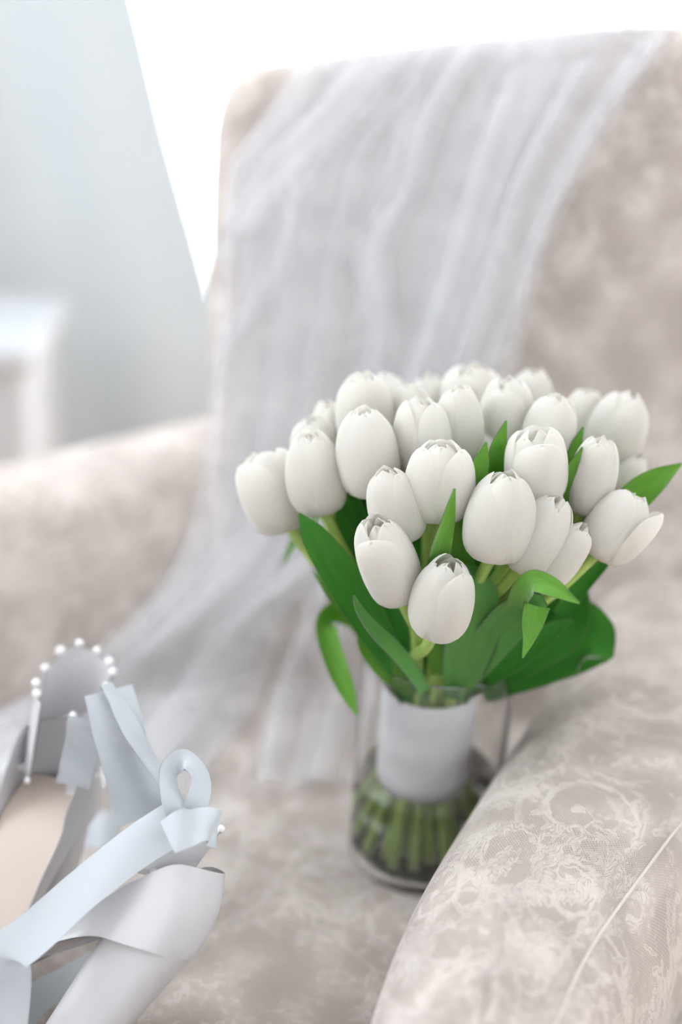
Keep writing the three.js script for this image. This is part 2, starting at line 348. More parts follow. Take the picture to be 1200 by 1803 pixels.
// ---------------------------------------------------------------- veil: sheets of tulle falling over the back, across the seat and the left arm
{
  const veil = thing('bridal_veil', 'sheer white tulle veil draped over the chair back and trailing across the seat', 'veil', [-.05, .7, -1.05]);
  const origin = veil.position;
  function tulleSheet(stations, folds, seed, lift) {
    const L = new THREE.CatmullRomCurve3(stations.map((s) => V(...s[0]))), R = new THREE.CatmullRomCurve3(stations.map((s) => V(...s[1])));
    const r = mulberry(seed), ph = Array.from({ length: 8 }, () => r() * 6.283);
    const f = (u, v) => {
      const wob = perlin.noise(u * 3 + seed, v * 1.6, 2) * .05;
      const a = 6.283 * folds;
      const q = u + .85 / a * Math.sin(a * u + ph[0] + 1.2 * Math.sin(v * 4 + ph[1])) + .9 / (a * 1.73) * Math.sin(a * 1.73 * u + ph[2] + 1.5 * Math.sin(v * 3.1 + ph[3])) + wob * Math.sin(Math.PI * u);
      const bump = .5 + .3 * Math.cos(a * u + ph[0] + 1.2 * Math.sin(v * 4 + ph[1])) + .2 * Math.cos(a * 1.73 * u + ph[2] + 1.5 * Math.sin(v * 3.1 + ph[3]));
      const p = L.getPoint(v).lerp(R.getPoint(v), q);
      const nrm = V(-.15, .35 + .5 * sstep(v, .7, .95), .9 - .5 * sstep(v, .7, .95)).normalize();
      return p.addScaledVector(nrm, lift + bump * .016).sub(origin);
    };
    return sheet(240, 90, f);
  }
  const main = [
    [[-.02, .88, -1.33], [.30, .92, -1.28]],
    [[-.045, .965, -1.25], [.235, 1.012, -1.19]],
    [[-0.059, 0.96, -1.181], [0.231, 1.002, -1.139]],
    [[-0.087, 0.921, -1.18], [0.204, 0.958, -1.137]],
    [[-0.115, 0.879, -1.176], [0.177, 0.906, -1.13]],
    [[-0.116, 0.817, -1.161], [0.149, 0.843, -1.122]],
    [[-0.115, 0.739, -1.142], [0.13, 0.761, -1.106]],
    [[-0.117, 0.648, -1.118], [0.091, 0.668, -1.092]],
    [[-0.131, 0.56, -1.097], [0.029, 0.584, -1.083]],
    [[-0.2, 0.49, -1.021], [-0.036, 0.51, -1.074]],
    [[-0.268, 0.458, -0.971], [-0.054, 0.456, -1.046]],
    [[-0.311, 0.456, -0.882], [-0.104, 0.454, -0.888]],
  ];
  part('tulle', tulleSheet(main, 3.4, 11, .002), tulle, veil);
  part('tulle', tulleSheet(main.map(([a, b], i) => i < 2 ? [a, b] : [V(...a).lerp(V(...b), .06).toArray(), V(...a).lerp(V(...b), .82).toArray()]), 2.2, 23, .012), tulle, veil);
  const gathers = [
    [[[0.2, 0.994, -1.139], [0.234, 1.002, -1.135]], [[0.161, 0.923, -1.129], [0.19, 0.93, -1.125]], [[0.137, 0.857, -1.116], [0.158, 0.859, -1.113]], [[0.126, 0.803, -1.107], [0.145, 0.805, -1.104]], [[0.115, 0.747, -1.097], [0.136, 0.75, -1.094]], [[0.102, 0.686, -1.086], [0.122, 0.688, -1.083]]],
    [[[-0.005, 0.965, -1.169], [0.036, 0.97, -1.163]], [[-0.042, 0.927, -1.163], [0.002, 0.929, -1.156]], [[-0.082, 0.88, -1.16], [-0.035, 0.878, -1.151]], [[-0.11, 0.832, -1.157], [-0.072, 0.829, -1.149]], [[-0.116, 0.795, -1.152], [-0.091, 0.79, -1.147]]],
    [[[0.049, 0.974, -1.161], [0.084, 0.98, -1.157]], [[0.025, 0.92, -1.15], [0.056, 0.923, -1.145]], [[0.021, 0.876, -1.141], [0.048, 0.879, -1.137]], [[-0.003, 0.821, -1.133], [0.027, 0.824, -1.129]], [[0.01, 0.754, -1.117], [0.036, 0.757, -1.113]], [[-0.01, 0.657, -1.099], [0.019, 0.661, -1.095]], [[-0.066, 0.573, -1.085], [-0.029, 0.579, -1.079]], [[-0.129, 0.495, -1.065], [-0.097, 0.488, -1.072]]],
    [[[-0.065, 0.868, -1.155], [-0.037, 0.871, -1.15]], [[-0.072, 0.823, -1.146], [-0.048, 0.825, -1.142]], [[-0.089, 0.78, -1.14], [-0.06, 0.778, -1.134]], [[-0.11, 0.731, -1.135], [-0.086, 0.724, -1.129]], [[-0.112, 0.692, -1.127], [-0.099, 0.684, -1.123]]],
  ];
  gathers.forEach((g, k) => part('gather', tulleSheet(g, 1.3, 51 + k, .006), tulle, veil));
  const side = [
    [[0.112, 0.971, -1.139], [0.208, 0.987, -1.126]],
    [[0.094, 0.897, -1.127], [0.16, 0.903, -1.116]],
    [[0.073, 0.807, -1.111], [0.137, 0.814, -1.101]],
    [[0.04, 0.684, -1.09], [0.108, 0.72, -1.086]],
    [[-0.007, 0.582, -1.074], [0.055, 0.605, -1.07]],
    [[-0.035, 0.498, -1.061], [0.015, 0.51, -1.057]],
    [[-0.049, 0.458, -1.038], [0.029, 0.456, -1.055]],
    [[-0.055, 0.454, -0.907], [0.013, 0.454, -0.914]],
  ];
  part('tulle', tulleSheet(side, 2, 37, .004), tulle, veil);
}

// ---------------------------------------------------------------- glass vase, water, tied bouquet
const VX = .074, VZ = -.851, SEAT = .4505;
{
  const R = .0535, H = .175, t = .0028, pts = [];
  const add = (x, y) => pts.push(new THREE.Vector2(x, y));
  add(0, 0); add(R - .004, 0); add(R - .001, .001); add(R, .004); add(R, H - .0015); add(R - .0007, H - .0003); add(R - .0014, H); add(R - .0021, H - .0003); add(R - t, H - .0015);
  add(R - t, .014); add(R - t - .004, .0105); add(0, .0095);
  const vase = thing('glass_vase', 'clear straight cylinder glass vase holding the tulips, standing on the seat against the right arm', 'vase', [VX, SEAT, VZ]);
  part('glass_cylinder', new THREE.LatheGeometry(pts, 96), glassMat, vase);
  const Rw = R - t + .0002, wp = [[0, .0093], [Rw - .0045, .0103], [Rw, .0141], [Rw, .069], [0, .069]].map(([x, y]) => new THREE.Vector2(x, y));
  const water = new THREE.Mesh(new THREE.LatheGeometry(wp, 96), waterMat); water.name = 'vase_water'; water.position.set(VX, SEAT, VZ);
  water.userData = { label: 'clear water filling the lower part of the glass vase', category: 'water' }; scene.add(water);
}
const WX = .069, WZ = -.851;
{
  const wrap = thing('stem_wrap', 'white satin band wrapped around the tied tulip stems inside the vase', 'ribbon', [WX, .515, WZ]);
  const f = (u, v) => { const a = u * Math.PI * 2.15, sp = .0325 + .0006 * u + 0.0004 * Math.sin(v * 17) + .0005 * perlin.noise(u * 9, v * 5, 1) - .003 * Math.pow(Math.max(0, .22 - v) / .22, 2); return V(Math.sin(a + 2) * sp, v * .081, Math.cos(a + 2) * sp); };
  part('band', sheet(120, 40, f, .0008, .2, .08), wrapMat, wrap);
}
// one petal: a shell on the flower's egg-shaped profile, bulging along its middle, its edges tucked in, its tip blunt and round
const petalR = curve1([[0, .12], [.05, .46], [.13, .78], [.28, 1.0], [.45, 1.05], [.63, 1.0], [.79, .87], [.91, .70], [1, .54]]);
const petalY = curve1([[0, .02], [.05, .0], [.13, .05], [.28, .22], [.45, .43], [.63, .65], [.79, .83], [.91, .94], [1, 1]]);
const petalW = curve1([[0, .45], [.08, .72], [.2, .88], [.4, 1.0], [.6, 1.0], [.72, .95]]);
function petal(R, H, span, open, layer, seed, twist, lean) {
  return sheet(16, 26, (u, q) => {
    const v = 1 - Math.pow(1 - q, 1.5), s = u * 2 - 1;                              // rows gather towards the tip
    const w = v < .66 ? petalW(v) : petalW(.66) * Math.pow(Math.max(0, 1 - Math.pow((v - .66) / .34, 2.2)), .55);
    const a = s * span * w + twist * v, k = Math.max(0, (v - .42) / .58);
    let r = petalR(v) * (1 + k * k * open) * layer;
    r *= 1.045 - .13 * s * s * sstep(v, .06, .4) - .02 * Math.exp(-Math.pow(s / .12, 2)) * sstep(v, .4, 1);
    r += (.045 * perlin.noise(s * 1.1 + seed * 3.1, v * 1.9, seed) + lean * v) * v * layer;
    r = Math.max(r, .01);
    const y = petalY(v) * H - .035 * H * (1 - s * s) * sstep(.16 - v, 0, .16) - .025 * H * Math.exp(-Math.pow(s / .2, 2)) * sstep(v, .9, 1);
    return V(Math.sin(a) * r * R, y, Math.cos(a) * r * R);
  });
}
const TULIPS = [   // label, foot of the flower, its tip, radius, openness, where its first petal faces, how far that petal has sprung open
  ['leftmost white tulip of the bouquet, half open and leaning outward to the left', [-0.034, 0.717, -0.837], [-0.056, 0.765, -0.845], 0.021, 0.75, [-0.472, -0.069, 0.879], 0.1],
  ['closed white tulip overlapping the right side of the leftmost tulip', [-0.012, 0.736, -0.824], [-0.024, 0.788, -0.829], 0.018, 0.4, [0.633, 0.209, 0.746], 0],
  ['tall closed egg-shaped white tulip in front of the one topping the left side', [0.019, 0.753, -0.818], [0.01, 0.808, -0.823], 0.019, 0.35, [0.118, 0.107, 0.987], 0],
  ['white tulip peeking out above and behind the second tulip from the left', [-0.014, 0.74, -0.858], [-0.024, 0.785, -0.862], 0.016, 0.5, [0.088, 0.103, 0.991], 0],
  ['white tulip that tops the left side of the bouquet, with loose petals', [0.016, 0.761, -0.862], [0.007, 0.816, -0.866], 0.018, 0.65, [-0.673, -0.05, 0.738], 0.06],
  ['white tulip mostly hidden behind the left topping tulip, only its left flank showing', [-0.003, 0.741, -0.882], [-0.013, 0.789, -0.886], 0.014, 0.4, [0.237, 0.13, 0.963], 0],
  ['white tulip with a turned-out petal on its right, right of the tall egg-shaped one', [0.052, 0.764, -0.828], [0.044, 0.814, -0.833], 0.017, 0.45, [0.751, 0.177, 0.636], 0.14],
  ['blurred white tulip at the back rim, just right of the left topping tulip', [0.032, 0.756, -0.907], [0.025, 0.799, -0.916], 0.016, 0.7, [0.335, 0.226, 0.915], 0],
  ['blurred white tulip directly behind the one with the turned-out petal', [0.045, 0.761, -0.866], [0.039, 0.808, -0.87], 0.014, 0.6, [-0.01, 0.087, 0.996], 0],
  ['small blurred white tulip at the back rim, left of the widest back tulip', [0.061, 0.758, -0.911], [0.053, 0.8, -0.915], 0.014, 0.5, [0.486, 0.168, 0.858], 0],
  ['widest blurred white tulip, standing highest at the back rim of the bouquet', [0.087, 0.758, -0.911], [0.08, 0.811, -0.911], 0.022, 0.8, [-0.382, -0.047, 0.923], 0],
  ['upright white tulip in front of the widest blurred back tulip', [0.073, 0.769, -0.839], [0.069, 0.819, -0.844], 0.015, 0.45, [0.834, 0.131, 0.536], 0],
  ['white tulip with a rounded front petal, behind the short green leaf tip', [0.107, 0.765, -0.861], [0.1, 0.818, -0.866], 0.017, 0.65, [-0.331, 0.041, 0.943], 0.08],
  ['blurred open white tulip at the back rim, right of the widest back tulip', [0.127, 0.757, -0.924], [0.126, 0.803, -0.933], 0.015, 0.75, [0.542, 0.17, 0.823], 0],
  ['white tulip leaning right, between the rounded-petal tulip and the two right leaf tips', [0.127, 0.774, -0.843], [0.133, 0.815, -0.847], 0.016, 0.4, [0.328, 0.034, 0.944], 0],
  ['blurred white tulip half hidden behind the large upper right tulip', [0.158, 0.757, -0.903], [0.161, 0.8, -0.907], 0.013, 0.5, [-0.184, 0.096, 0.978], 0],
  ['large closed white tulip at the upper right edge, leaning right', [0.176, 0.755, -0.889], [0.188, 0.804, -0.892], 0.019, 0.4, [0.443, -0.043, 0.896], 0],
  ['slim white tulip just right of the pair of green leaf tips', [0.152, 0.752, -0.811], [0.157, 0.801, -0.815], 0.014, 0.45, [-0.212, 0.111, 0.971], 0],
  ['small white tulip showing only its tip below the large upper right tulip', [0.183, 0.74, -0.872], [0.196, 0.768, -0.873], 0.011, 0.5, [0.012, 0.039, 0.999], 0],
  ['rightmost white tulip, one petal sprung open to the right', [0.16, 0.731, -0.794], [0.182, 0.771, -0.8], 0.018, 0.7, [0.835, -0.409, 0.369], 0.42],
  ['open white tulip with layered petals above the roundest front tulip', [0.121, 0.76, -0.805], [0.114, 0.808, -0.804], 0.018, 0.85, [0.087, 0.01, 0.996], 0.12],
  ['white tulip partly hidden behind the tall leaf tip right of centre', [0.086, 0.745, -0.849], [0.084, 0.788, -0.849], 0.017, 0.6, [-0.078, -0.002, 0.997], 0],
  ['wide open-topped white tulip in the centre, above the thin upright leaf', [0.06, 0.751, -0.794], [0.057, 0.801, -0.793], 0.02, 0.75, [0.838, 0.027, 0.545], 0.08],
  ['white tulip tucked under the tall egg-shaped one, overlapping the open front tulip', [0.04, 0.738, -0.788], [0.025, 0.784, -0.787], 0.016, 0.45, [0.686, 0.213, 0.696], 0],
  ['white tulip at the lower left front, open enough to show its inner petals', [0.039, 0.704, -0.774], [0.019, 0.759, -0.765], 0.017, 0.8, [-0.166, -0.23, 0.959], 0.1],
  ['lowest white tulip, hanging just above the vase rim', [0.062, 0.689, -0.759], [0.067, 0.742, -0.753], 0.018, 0.65, [0.581, -0.153, 0.799], 0.06],
  ['largest round white tulip in front, right of the thin upright leaf', [0.095, 0.734, -0.777], [0.096, 0.79, -0.78], 0.021, 0.4, [-0.672, 0.048, 0.739], 0],
  ['white tulip overlapped by the right side of the largest round one', [0.112, 0.726, -0.778], [0.131, 0.774, -0.781], 0.016, 0.5, [0.068, 0.04, 0.997], 0],
  ['low white tulip leaning right above the folded bright leaf', [0.124, 0.717, -0.78], [0.148, 0.756, -0.782], 0.014, 0.5, [0.133, -0.054, 0.99], 0],
];
const LEAVES = [   // owner, kind (d green, g grey-bloomed, b young and bright), [[place, width, facing] from the foot to the tip]
  [0, 'd', [[[0.06, 0.599, -0.822], 0.01, [0.37, -0.135, 0.919]], [[0.039, 0.639, -0.808], 0.017, [0.362, -0.126, 0.924]], [[0.018, 0.682, -0.794], 0.024, [0.323, -0.024, 0.946]], [[-0.001, 0.712, -0.792], 0.023, [0.282, 0.226, 0.932]], [[-0.017, 0.733, -0.796], 0.015, [0.23, 0.433, 0.872]], [[-0.026, 0.744, -0.801], 0.001, [0.16, 0.521, 0.839]]]],
  [24, 'g', [[[0.064, 0.605, -0.808], 0.007, [0.217, -0.489, 0.845]], [[0.059, 0.63, -0.792], 0.009, [0.544, -0.203, 0.814]], [[0.041, 0.661, -0.779], 0.011, [0.706, 0.222, 0.672]], [[0.024, 0.682, -0.772], 0.01, [0.657, 0.393, 0.643]], [[0.015, 0.694, -0.773], 0.006, [0.567, 0.418, 0.709]], [[0.011, 0.703, -0.774], 0.001, [0.538, 0.408, 0.738]]]],
  [0, 'b', [[[0.055, 0.592, -0.835], 0.008, [-0.055, 0.534, 0.844]], [[0.033, 0.617, -0.852], 0.012, [-0.02, 0.494, 0.87]], [[0.013, 0.637, -0.862], 0.015, [-0.095, 0.131, 0.987]], [[-0.001, 0.643, -0.859], 0.016, [0.761, -0.057, 0.647]], [[-0.005, 0.64, -0.841], 0.015, [0.21, 0.872, 0.443]], [[0.003, 0.624, -0.822], 0.014, [-0.083, 0.683, 0.726]], [[0.012, 0.609, -0.81], 0.01, [-0.044, 0.587, 0.808]], [[0.019, 0.597, -0.802], 0.001, [-0.017, 0.541, 0.841]]]],
  [25, 'b', [[[0.07, 0.626, -0.812], 0.008, [0.024, -0.346, 0.938]], [[0.063, 0.685, -0.79], 0.013, [-0.018, -0.373, 0.928]], [[0.061, 0.734, -0.769], 0.014, [0.152, -0.39, 0.908]], [[0.063, 0.765, -0.756], 0.009, [0.281, -0.26, 0.924]], [[0.065, 0.787, -0.755], 0.001, [0.3, -0.06, 0.952]]]],
  [22, 'b', [[[0.082, 0.624, -0.817], 0.009, [-0.038, -0.099, 0.994]], [[0.077, 0.682, -0.811], 0.017, [-0.061, -0.208, 0.976]], [[0.076, 0.73, -0.794], 0.018, [-0.13, -0.188, 0.974]], [[0.08, 0.769, -0.794], 0.015, [0.032, 0.028, 0.999]], [[0.083, 0.788, -0.796], 0.01, [0.116, 0.095, 0.989]], [[0.085, 0.8, -0.798], 0.001, [0.115, 0.086, 0.99]]]],
  [26, 'b', [[[0.096, 0.726, -0.842], 0.011, [-0.104, -0.443, 0.89]], [[0.094, 0.772, -0.82], 0.012, [0.039, -0.449, 0.893]], [[0.094, 0.794, -0.808], 0.01, [0.149, -0.266, 0.952]], [[0.097, 0.81, -0.81], 0.001, [0.188, 0.076, 0.979]]]],
  [17, 'b', [[[0.142, 0.729, -0.833], 0.009, [-0.177, -0.138, 0.975]], [[0.142, 0.766, -0.828], 0.012, [-0.194, -0.011, 0.981]], [[0.145, 0.786, -0.832], 0.008, [-0.03, 0.149, 0.988]], [[0.148, 0.8, -0.833], 0.001, [-0.05, 0.091, 0.995]]]],
  [20, 'b', [[[0.135, 0.72, -0.818], 0.011, [-0.201, -0.235, 0.951]], [[0.135, 0.759, -0.808], 0.013, [-0.229, -0.167, 0.959]], [[0.139, 0.779, -0.806], 0.008, [-0.08, 0.039, 0.996]], [[0.145, 0.796, -0.809], 0.001, [-0.058, 0.155, 0.986]]]],
  [19, 'b', [[[0.151, 0.697, -0.829], 0.007, [-0.466, 0.029, 0.884]], [[0.168, 0.727, -0.821], 0.016, [-0.339, 0.192, 0.921]], [[0.185, 0.755, -0.828], 0.02, [-0.233, 0.351, 0.907]], [[0.198, 0.769, -0.829], 0.015, [-0.276, 0.322, 0.906]], [[0.212, 0.781, -0.829], 0.001, [-0.276, 0.329, 0.903]]]],
  [25, 'g', [[[0.083, 0.608, -0.81], 0.015, [-0.194, -0.36, 0.912]], [[0.085, 0.646, -0.794], 0.028, [-0.226, -0.309, 0.924]], [[0.089, 0.682, -0.783], 0.03, [0.054, -0.194, 0.98]], [[0.091, 0.705, -0.783], 0.022, [0.43, 0.165, 0.888]], [[0.086, 0.716, -0.788], 0.011, [0.513, 0.616, 0.598]], [[0.079, 0.721, -0.789], 0.002, [0.439, 0.837, 0.328]]]],
  [28, 'b', [[[0.105, 0.618, -0.814], 0.009, [-0.27, -0.165, 0.949]], [[0.11, 0.658, -0.805], 0.013, [-0.295, -0.402, 0.867]], [[0.111, 0.699, -0.775], 0.012, [-0.308, -0.592, 0.745]], [[0.111, 0.724, -0.753], 0.013, [-0.515, -0.537, 0.668]], [[0.115, 0.738, -0.74], 0.013, [-0.865, 0.109, 0.49]], [[0.125, 0.739, -0.731], 0.011, [-0.471, 0.523, 0.711]], [[0.134, 0.736, -0.726], 0.005, [-0.31, 0.515, 0.8]], [[0.14, 0.734, -0.723], 0.001, [-0.29, 0.507, 0.811]]]],
  [26, 'g', [[[0.082, 0.616, -0.808], 0.015, [-0.467, -0.226, 0.855]], [[0.096, 0.659, -0.789], 0.023, [-0.488, -0.204, 0.849]], [[0.108, 0.689, -0.775], 0.025, [-0.536, -0.141, 0.833]], [[0.117, 0.704, -0.768], 0.021, [-0.589, 0.007, 0.808]], [[0.123, 0.71, -0.764], 0.012, [-0.558, 0.302, 0.773]], [[0.128, 0.71, -0.762], 0.002, [-0.376, 0.485, 0.79]]]],
  [28, 'd', [[[0.091, 0.613, -0.817], 0.011, [-0.615, 0.007, 0.789]], [[0.11, 0.641, -0.803], 0.017, [-0.545, 0.079, 0.834]], [[0.129, 0.664, -0.797], 0.016, [-0.414, 0.24, 0.878]], [[0.142, 0.676, -0.797], 0.009, [-0.364, 0.326, 0.872]], [[0.151, 0.683, -0.795], 0.001, [-0.436, 0.292, 0.851]]]],
  [19, 'd', [[[0.103, 0.607, -0.826], 0.015, [-0.27, 0.302, 0.914]], [[0.125, 0.641, -0.83], 0.042, [-0.253, 0.347, 0.903]], [[0.146, 0.663, -0.835], 0.049, [-0.238, 0.366, 0.9]], [[0.157, 0.683, -0.839], 0.026, [-0.258, 0.291, 0.921]], [[0.162, 0.693, -0.84], 0.002, [-0.276, 0.233, 0.932]]]],
  [19, 'd', [[[0.106, 0.602, -0.831], 0.012, [-0.242, 0.415, 0.877]], [[0.135, 0.628, -0.835], 0.039, [-0.266, 0.397, 0.878]], [[0.159, 0.649, -0.836], 0.052, [-0.277, 0.43, 0.859]], [[0.175, 0.649, -0.833], 0.035, [-0.146, 0.473, 0.869]], [[0.187, 0.639, -0.826], 0.002, [-0.132, 0.449, 0.884]]]],
  [16, 'd', [[[0.147, 0.673, -0.818], 0.01, [-0.306, 0.209, 0.929]], [[0.16, 0.7, -0.819], 0.012, [-0.313, 0.229, 0.922]], [[0.17, 0.713, -0.82], 0.008, [-0.33, 0.244, 0.912]], [[0.177, 0.725, -0.82], 0.001, [-0.339, 0.217, 0.915]]]],
  [3, 'b', [[[-0.016, 0.685, -0.923], 0.004, [-0.266, 0.103, 0.958]], [[-0.031, 0.666, -0.925], 0.006, [-0.112, 0.237, 0.965]], [[-0.04, 0.648, -0.916], 0.001, [0.016, 0.415, 0.909]]]],
  [1, 'b', [[[0.054, 0.609, -0.815], 0.008, [0.442, 0.076, 0.894]], [[0.036, 0.63, -0.809], 0.014, [0.388, 0.074, 0.919]], [[0.024, 0.648, -0.806], 0.014, [0.283, 0.09, 0.955]], [[0.018, 0.659, -0.806], 0.007, [0.208, 0.057, 0.976]], [[0.014, 0.67, -0.805], 0.001, [0.181, -0.005, 0.983]]]],
  [0, 'b', [[[0.014, 0.654, -0.831], 0.008, [0.206, 0.283, 0.937]], [[0, 0.669, -0.832], 0.009, [0.193, 0.293, 0.937]], [[-0.016, 0.686, -0.835], 0.001, [0.181, 0.302, 0.936]]]],
  [26, 'b', [[[0.122, 0.711, -0.761], 0.016, [-0.066, 0.757, 0.65]], [[0.119, 0.703, -0.751], 0.013, [-0.083, 0.691, 0.718]], [[0.117, 0.695, -0.745], 0.007, [-0.103, 0.606, 0.789]], [[0.114, 0.686, -0.739], 0.001, [-0.101, 0.607, 0.788]]]],
  [19, 'd', [[[0.105, 0.599, -0.833], 0.008, [-0.221, 0.469, 0.855]], [[0.131, 0.614, -0.834], 0.015, [-0.223, 0.475, 0.851]], [[0.16, 0.625, -0.833], 0.013, [-0.234, 0.478, 0.847]], [[0.186, 0.635, -0.831], 0.002, [-0.245, 0.474, 0.846]]]],
  [23, 'd', [[[0.054, 0.596, -0.826], 0.012, [0.154, -0.051, 0.987]], [[0.039, 0.644, -0.821], 0.024, [0.123, 0.002, 0.992]], [[0.031, 0.673, -0.823], 0.024, [0.066, 0.156, 0.985]], [[0.024, 0.695, -0.828], 0.016, [0.022, 0.309, 0.951]], [[0.02, 0.71, -0.835], 0.001, [-0.014, 0.419, 0.908]]]],
  [22, 'd', [[[0.063, 0.602, -0.823], 0.009, [-0.012, 0.051, 0.999]], [[0.057, 0.656, -0.826], 0.024, [-0.016, 0.104, 0.994]], [[0.053, 0.694, -0.833], 0.025, [-0.047, 0.209, 0.977]], [[0.054, 0.722, -0.841], 0.016, [-0.076, 0.327, 0.942]], [[0.06, 0.736, -0.847], 0.001, [-0.054, 0.439, 0.897]]]],
  [21, 'd', [[[0.095, 0.611, -0.827], 0.009, [-0.101, 0.051, 0.994]], [[0.094, 0.665, -0.83], 0.023, [-0.08, 0.1, 0.992]], [[0.089, 0.703, -0.837], 0.025, [-0.064, 0.217, 0.974]], [[0.084, 0.735, -0.847], 0.002, [-0.069, 0.273, 0.96]]]],
  [27, 'd', [[[0.111, 0.612, -0.828], 0.009, [-0.215, 0.064, 0.975]], [[0.119, 0.662, -0.829], 0.023, [-0.187, 0.163, 0.969]], [[0.124, 0.696, -0.839], 0.023, [-0.145, 0.37, 0.918]], [[0.13, 0.723, -0.852], 0.002, [-0.132, 0.441, 0.888]]]],
  [2, 'd', [[[0.028, 0.642, -0.831], 0.009, [0.097, 0.121, 0.988]], [[0.014, 0.687, -0.835], 0.023, [0.071, 0.147, 0.987]], [[0.007, 0.724, -0.842], 0.022, [0.034, 0.213, 0.976]], [[0.002, 0.752, -0.849], 0.001, [0.023, 0.257, 0.966]]]],
  [17, 'd', [[[0.121, 0.631, -0.831], 0.009, [-0.219, 0.32, 0.922]], [[0.143, 0.679, -0.842], 0.023, [-0.2, 0.331, 0.922]], [[0.153, 0.719, -0.856], 0.02, [-0.18, 0.323, 0.929]], [[0.157, 0.749, -0.864], 0.002, [-0.179, 0.287, 0.941]]]],
  [2, 'd', [[[0.044, 0.626, -0.823], 0.009, [0.064, 0.153, 0.986]], [[0.025, 0.693, -0.832], 0.02, [0.049, 0.207, 0.977]], [[0.015, 0.728, -0.843], 0.016, [0.007, 0.341, 0.94]], [[0.011, 0.745, -0.851], 0.001, [-0.015, 0.419, 0.908]]]],
  [22, 'd', [[[0.08, 0.612, -0.828], 0.009, [-0.052, 0.099, 0.994]], [[0.076, 0.658, -0.833], 0.021, [-0.064, 0.147, 0.987]], [[0.075, 0.7, -0.841], 0.023, [-0.076, 0.227, 0.971]], [[0.075, 0.729, -0.85], 0.002, [-0.079, 0.267, 0.961]]]],
];
const slots = Array.from({ length: TULIPS.length }, (_, i) => { const r = .0262 * Math.sqrt((i + .5) / TULIPS.length), a = i * 2.39996; return V(Math.cos(a) * r, 0, Math.sin(a) * r); });
const tulipThings = [];
TULIPS.forEach(([label, foot, tip, R, open, facing, sprung], i) => {
  const b = V(...foot), axis = V(...tip).sub(b), H = axis.length(); axis.normalize();
  const want = V((b.x - WX) * .25, 0, (b.z - WZ) * .25);
  let best = 0; slots.forEach((s, k) => { if (s.distanceTo(want) < slots[best].distanceTo(want)) best = k; });
  const slot = slots.splice(best, 1)[0];
  const low = V(WX + slot.x * 1.7, SEAT + .0155, WZ + slot.z * 1.7);
  const t = thing('tulip', label, 'tulip', low.toArray(), 'white tulips in the bouquet');
  tulipThings.push(t);
  const top = V(WX + slot.x * 1.06, .598, WZ + slot.z * 1.06), reach = top.distanceTo(b), bend = new THREE.CubicBezierCurve3(top, top.clone().add(V(slot.x * 2, 1, slot.z * 2).multiplyScalar(reach * .3)), b.clone().addScaledVector(axis.clone().lerp(b.clone().sub(top).normalize(), .45), -reach * .3), b.clone().addScaledVector(axis, .004));
  const path = new THREE.CatmullRomCurve3([low, V(WX + slot.x * 1.25, .495, WZ + slot.z * 1.25), V(WX + slot.x, .55, WZ + slot.z), V(WX + slot.x * 1.06, .598, WZ + slot.z * 1.06),
    ...[.25, .5, .75, 1].map((t) => bend.getPoint(t))].map((p) => p.clone().sub(low)), false, 'centripetal');
  part('stem', new THREE.TubeGeometry(path, 40, .0039, 10), stemMat, t);
  const q = new THREE.Quaternion().setFromUnitVectors(V(0, 1, 0), axis), r = mulberry(i * 13 + 5);
  const local = V(...facing).applyQuaternion(q.clone().invert()), turn = Math.atan2(local.x, local.z);
  const m = (phi) => new THREE.Matrix4().compose(b.clone().sub(low), q, new THREE.Vector3(1, 1, 1)).multiply(new THREE.Matrix4().makeRotationY(phi));
  const add = (n, off, span, layer, op, h, lean) => { for (let k = 0; k < n; k++) part('petal', petal(R, H * h * (.95 + r() * .08), span * (.94 + r() * .12), op + (r() - .5) * .22, layer, i * 1.37 + k * .71 + off, (r() - .5) * .22, (r() - .3) * lean + (k || off ? 0 : sprung)).applyMatrix4(m(turn + off + k / n * 6.2832)), petalMat, t); };
  add(3, 0, 1.04, 1.01, open * .62 - .42, .92 + .05 * r(), .12 * open);
  add(3, 1.047, 1.10, .94, open * .5 - .58, .98, .05 * open);
  add(3, .5, 1.1, .82, open * .35 - .80, 1.0, 0);
  add(3, 1.5, 1.35, .68, -.97, 1.0 - .10 * open, 0);
});
for (const [owner, kind, pts] of LEAVES) {
  const t = tulipThings[owner], o = t.position;
  const P = new THREE.CatmullRomCurve3(pts.map((p) => V(...p[0]).sub(o)), false, 'centripetal'), n = pts.length - 1;
  const width = curve1(pts.map((p, i) => [i / n, p[1]])), fx = curve1(pts.map((p, i) => [i / n, p[2][0]])), fy = curve1(pts.map((p, i) => [i / n, p[2][1]])), fz = curve1(pts.map((p, i) => [i / n, p[2][2]]));
  const g = sheet(12, 44, (u, v) => {
    const p = P.getPoint(v), T = P.getTangent(v), N = V(fx(v), fy(v), fz(v)), s = u * 2 - 1;
    const S = T.clone().cross(N).normalize(); N.copy(S).cross(T).normalize();
    const w = Math.max(width(v), .0004) / 2, wave = .10 * w * Math.sin(v * 9 + owner) * s * s * Math.sign(s);
    return p.addScaledVector(S, s * w).addScaledVector(N, -w * .32 * (1 - s * s) + wave);
  }, .0007);
  part('leaf', g, leafMats[kind], t);
}

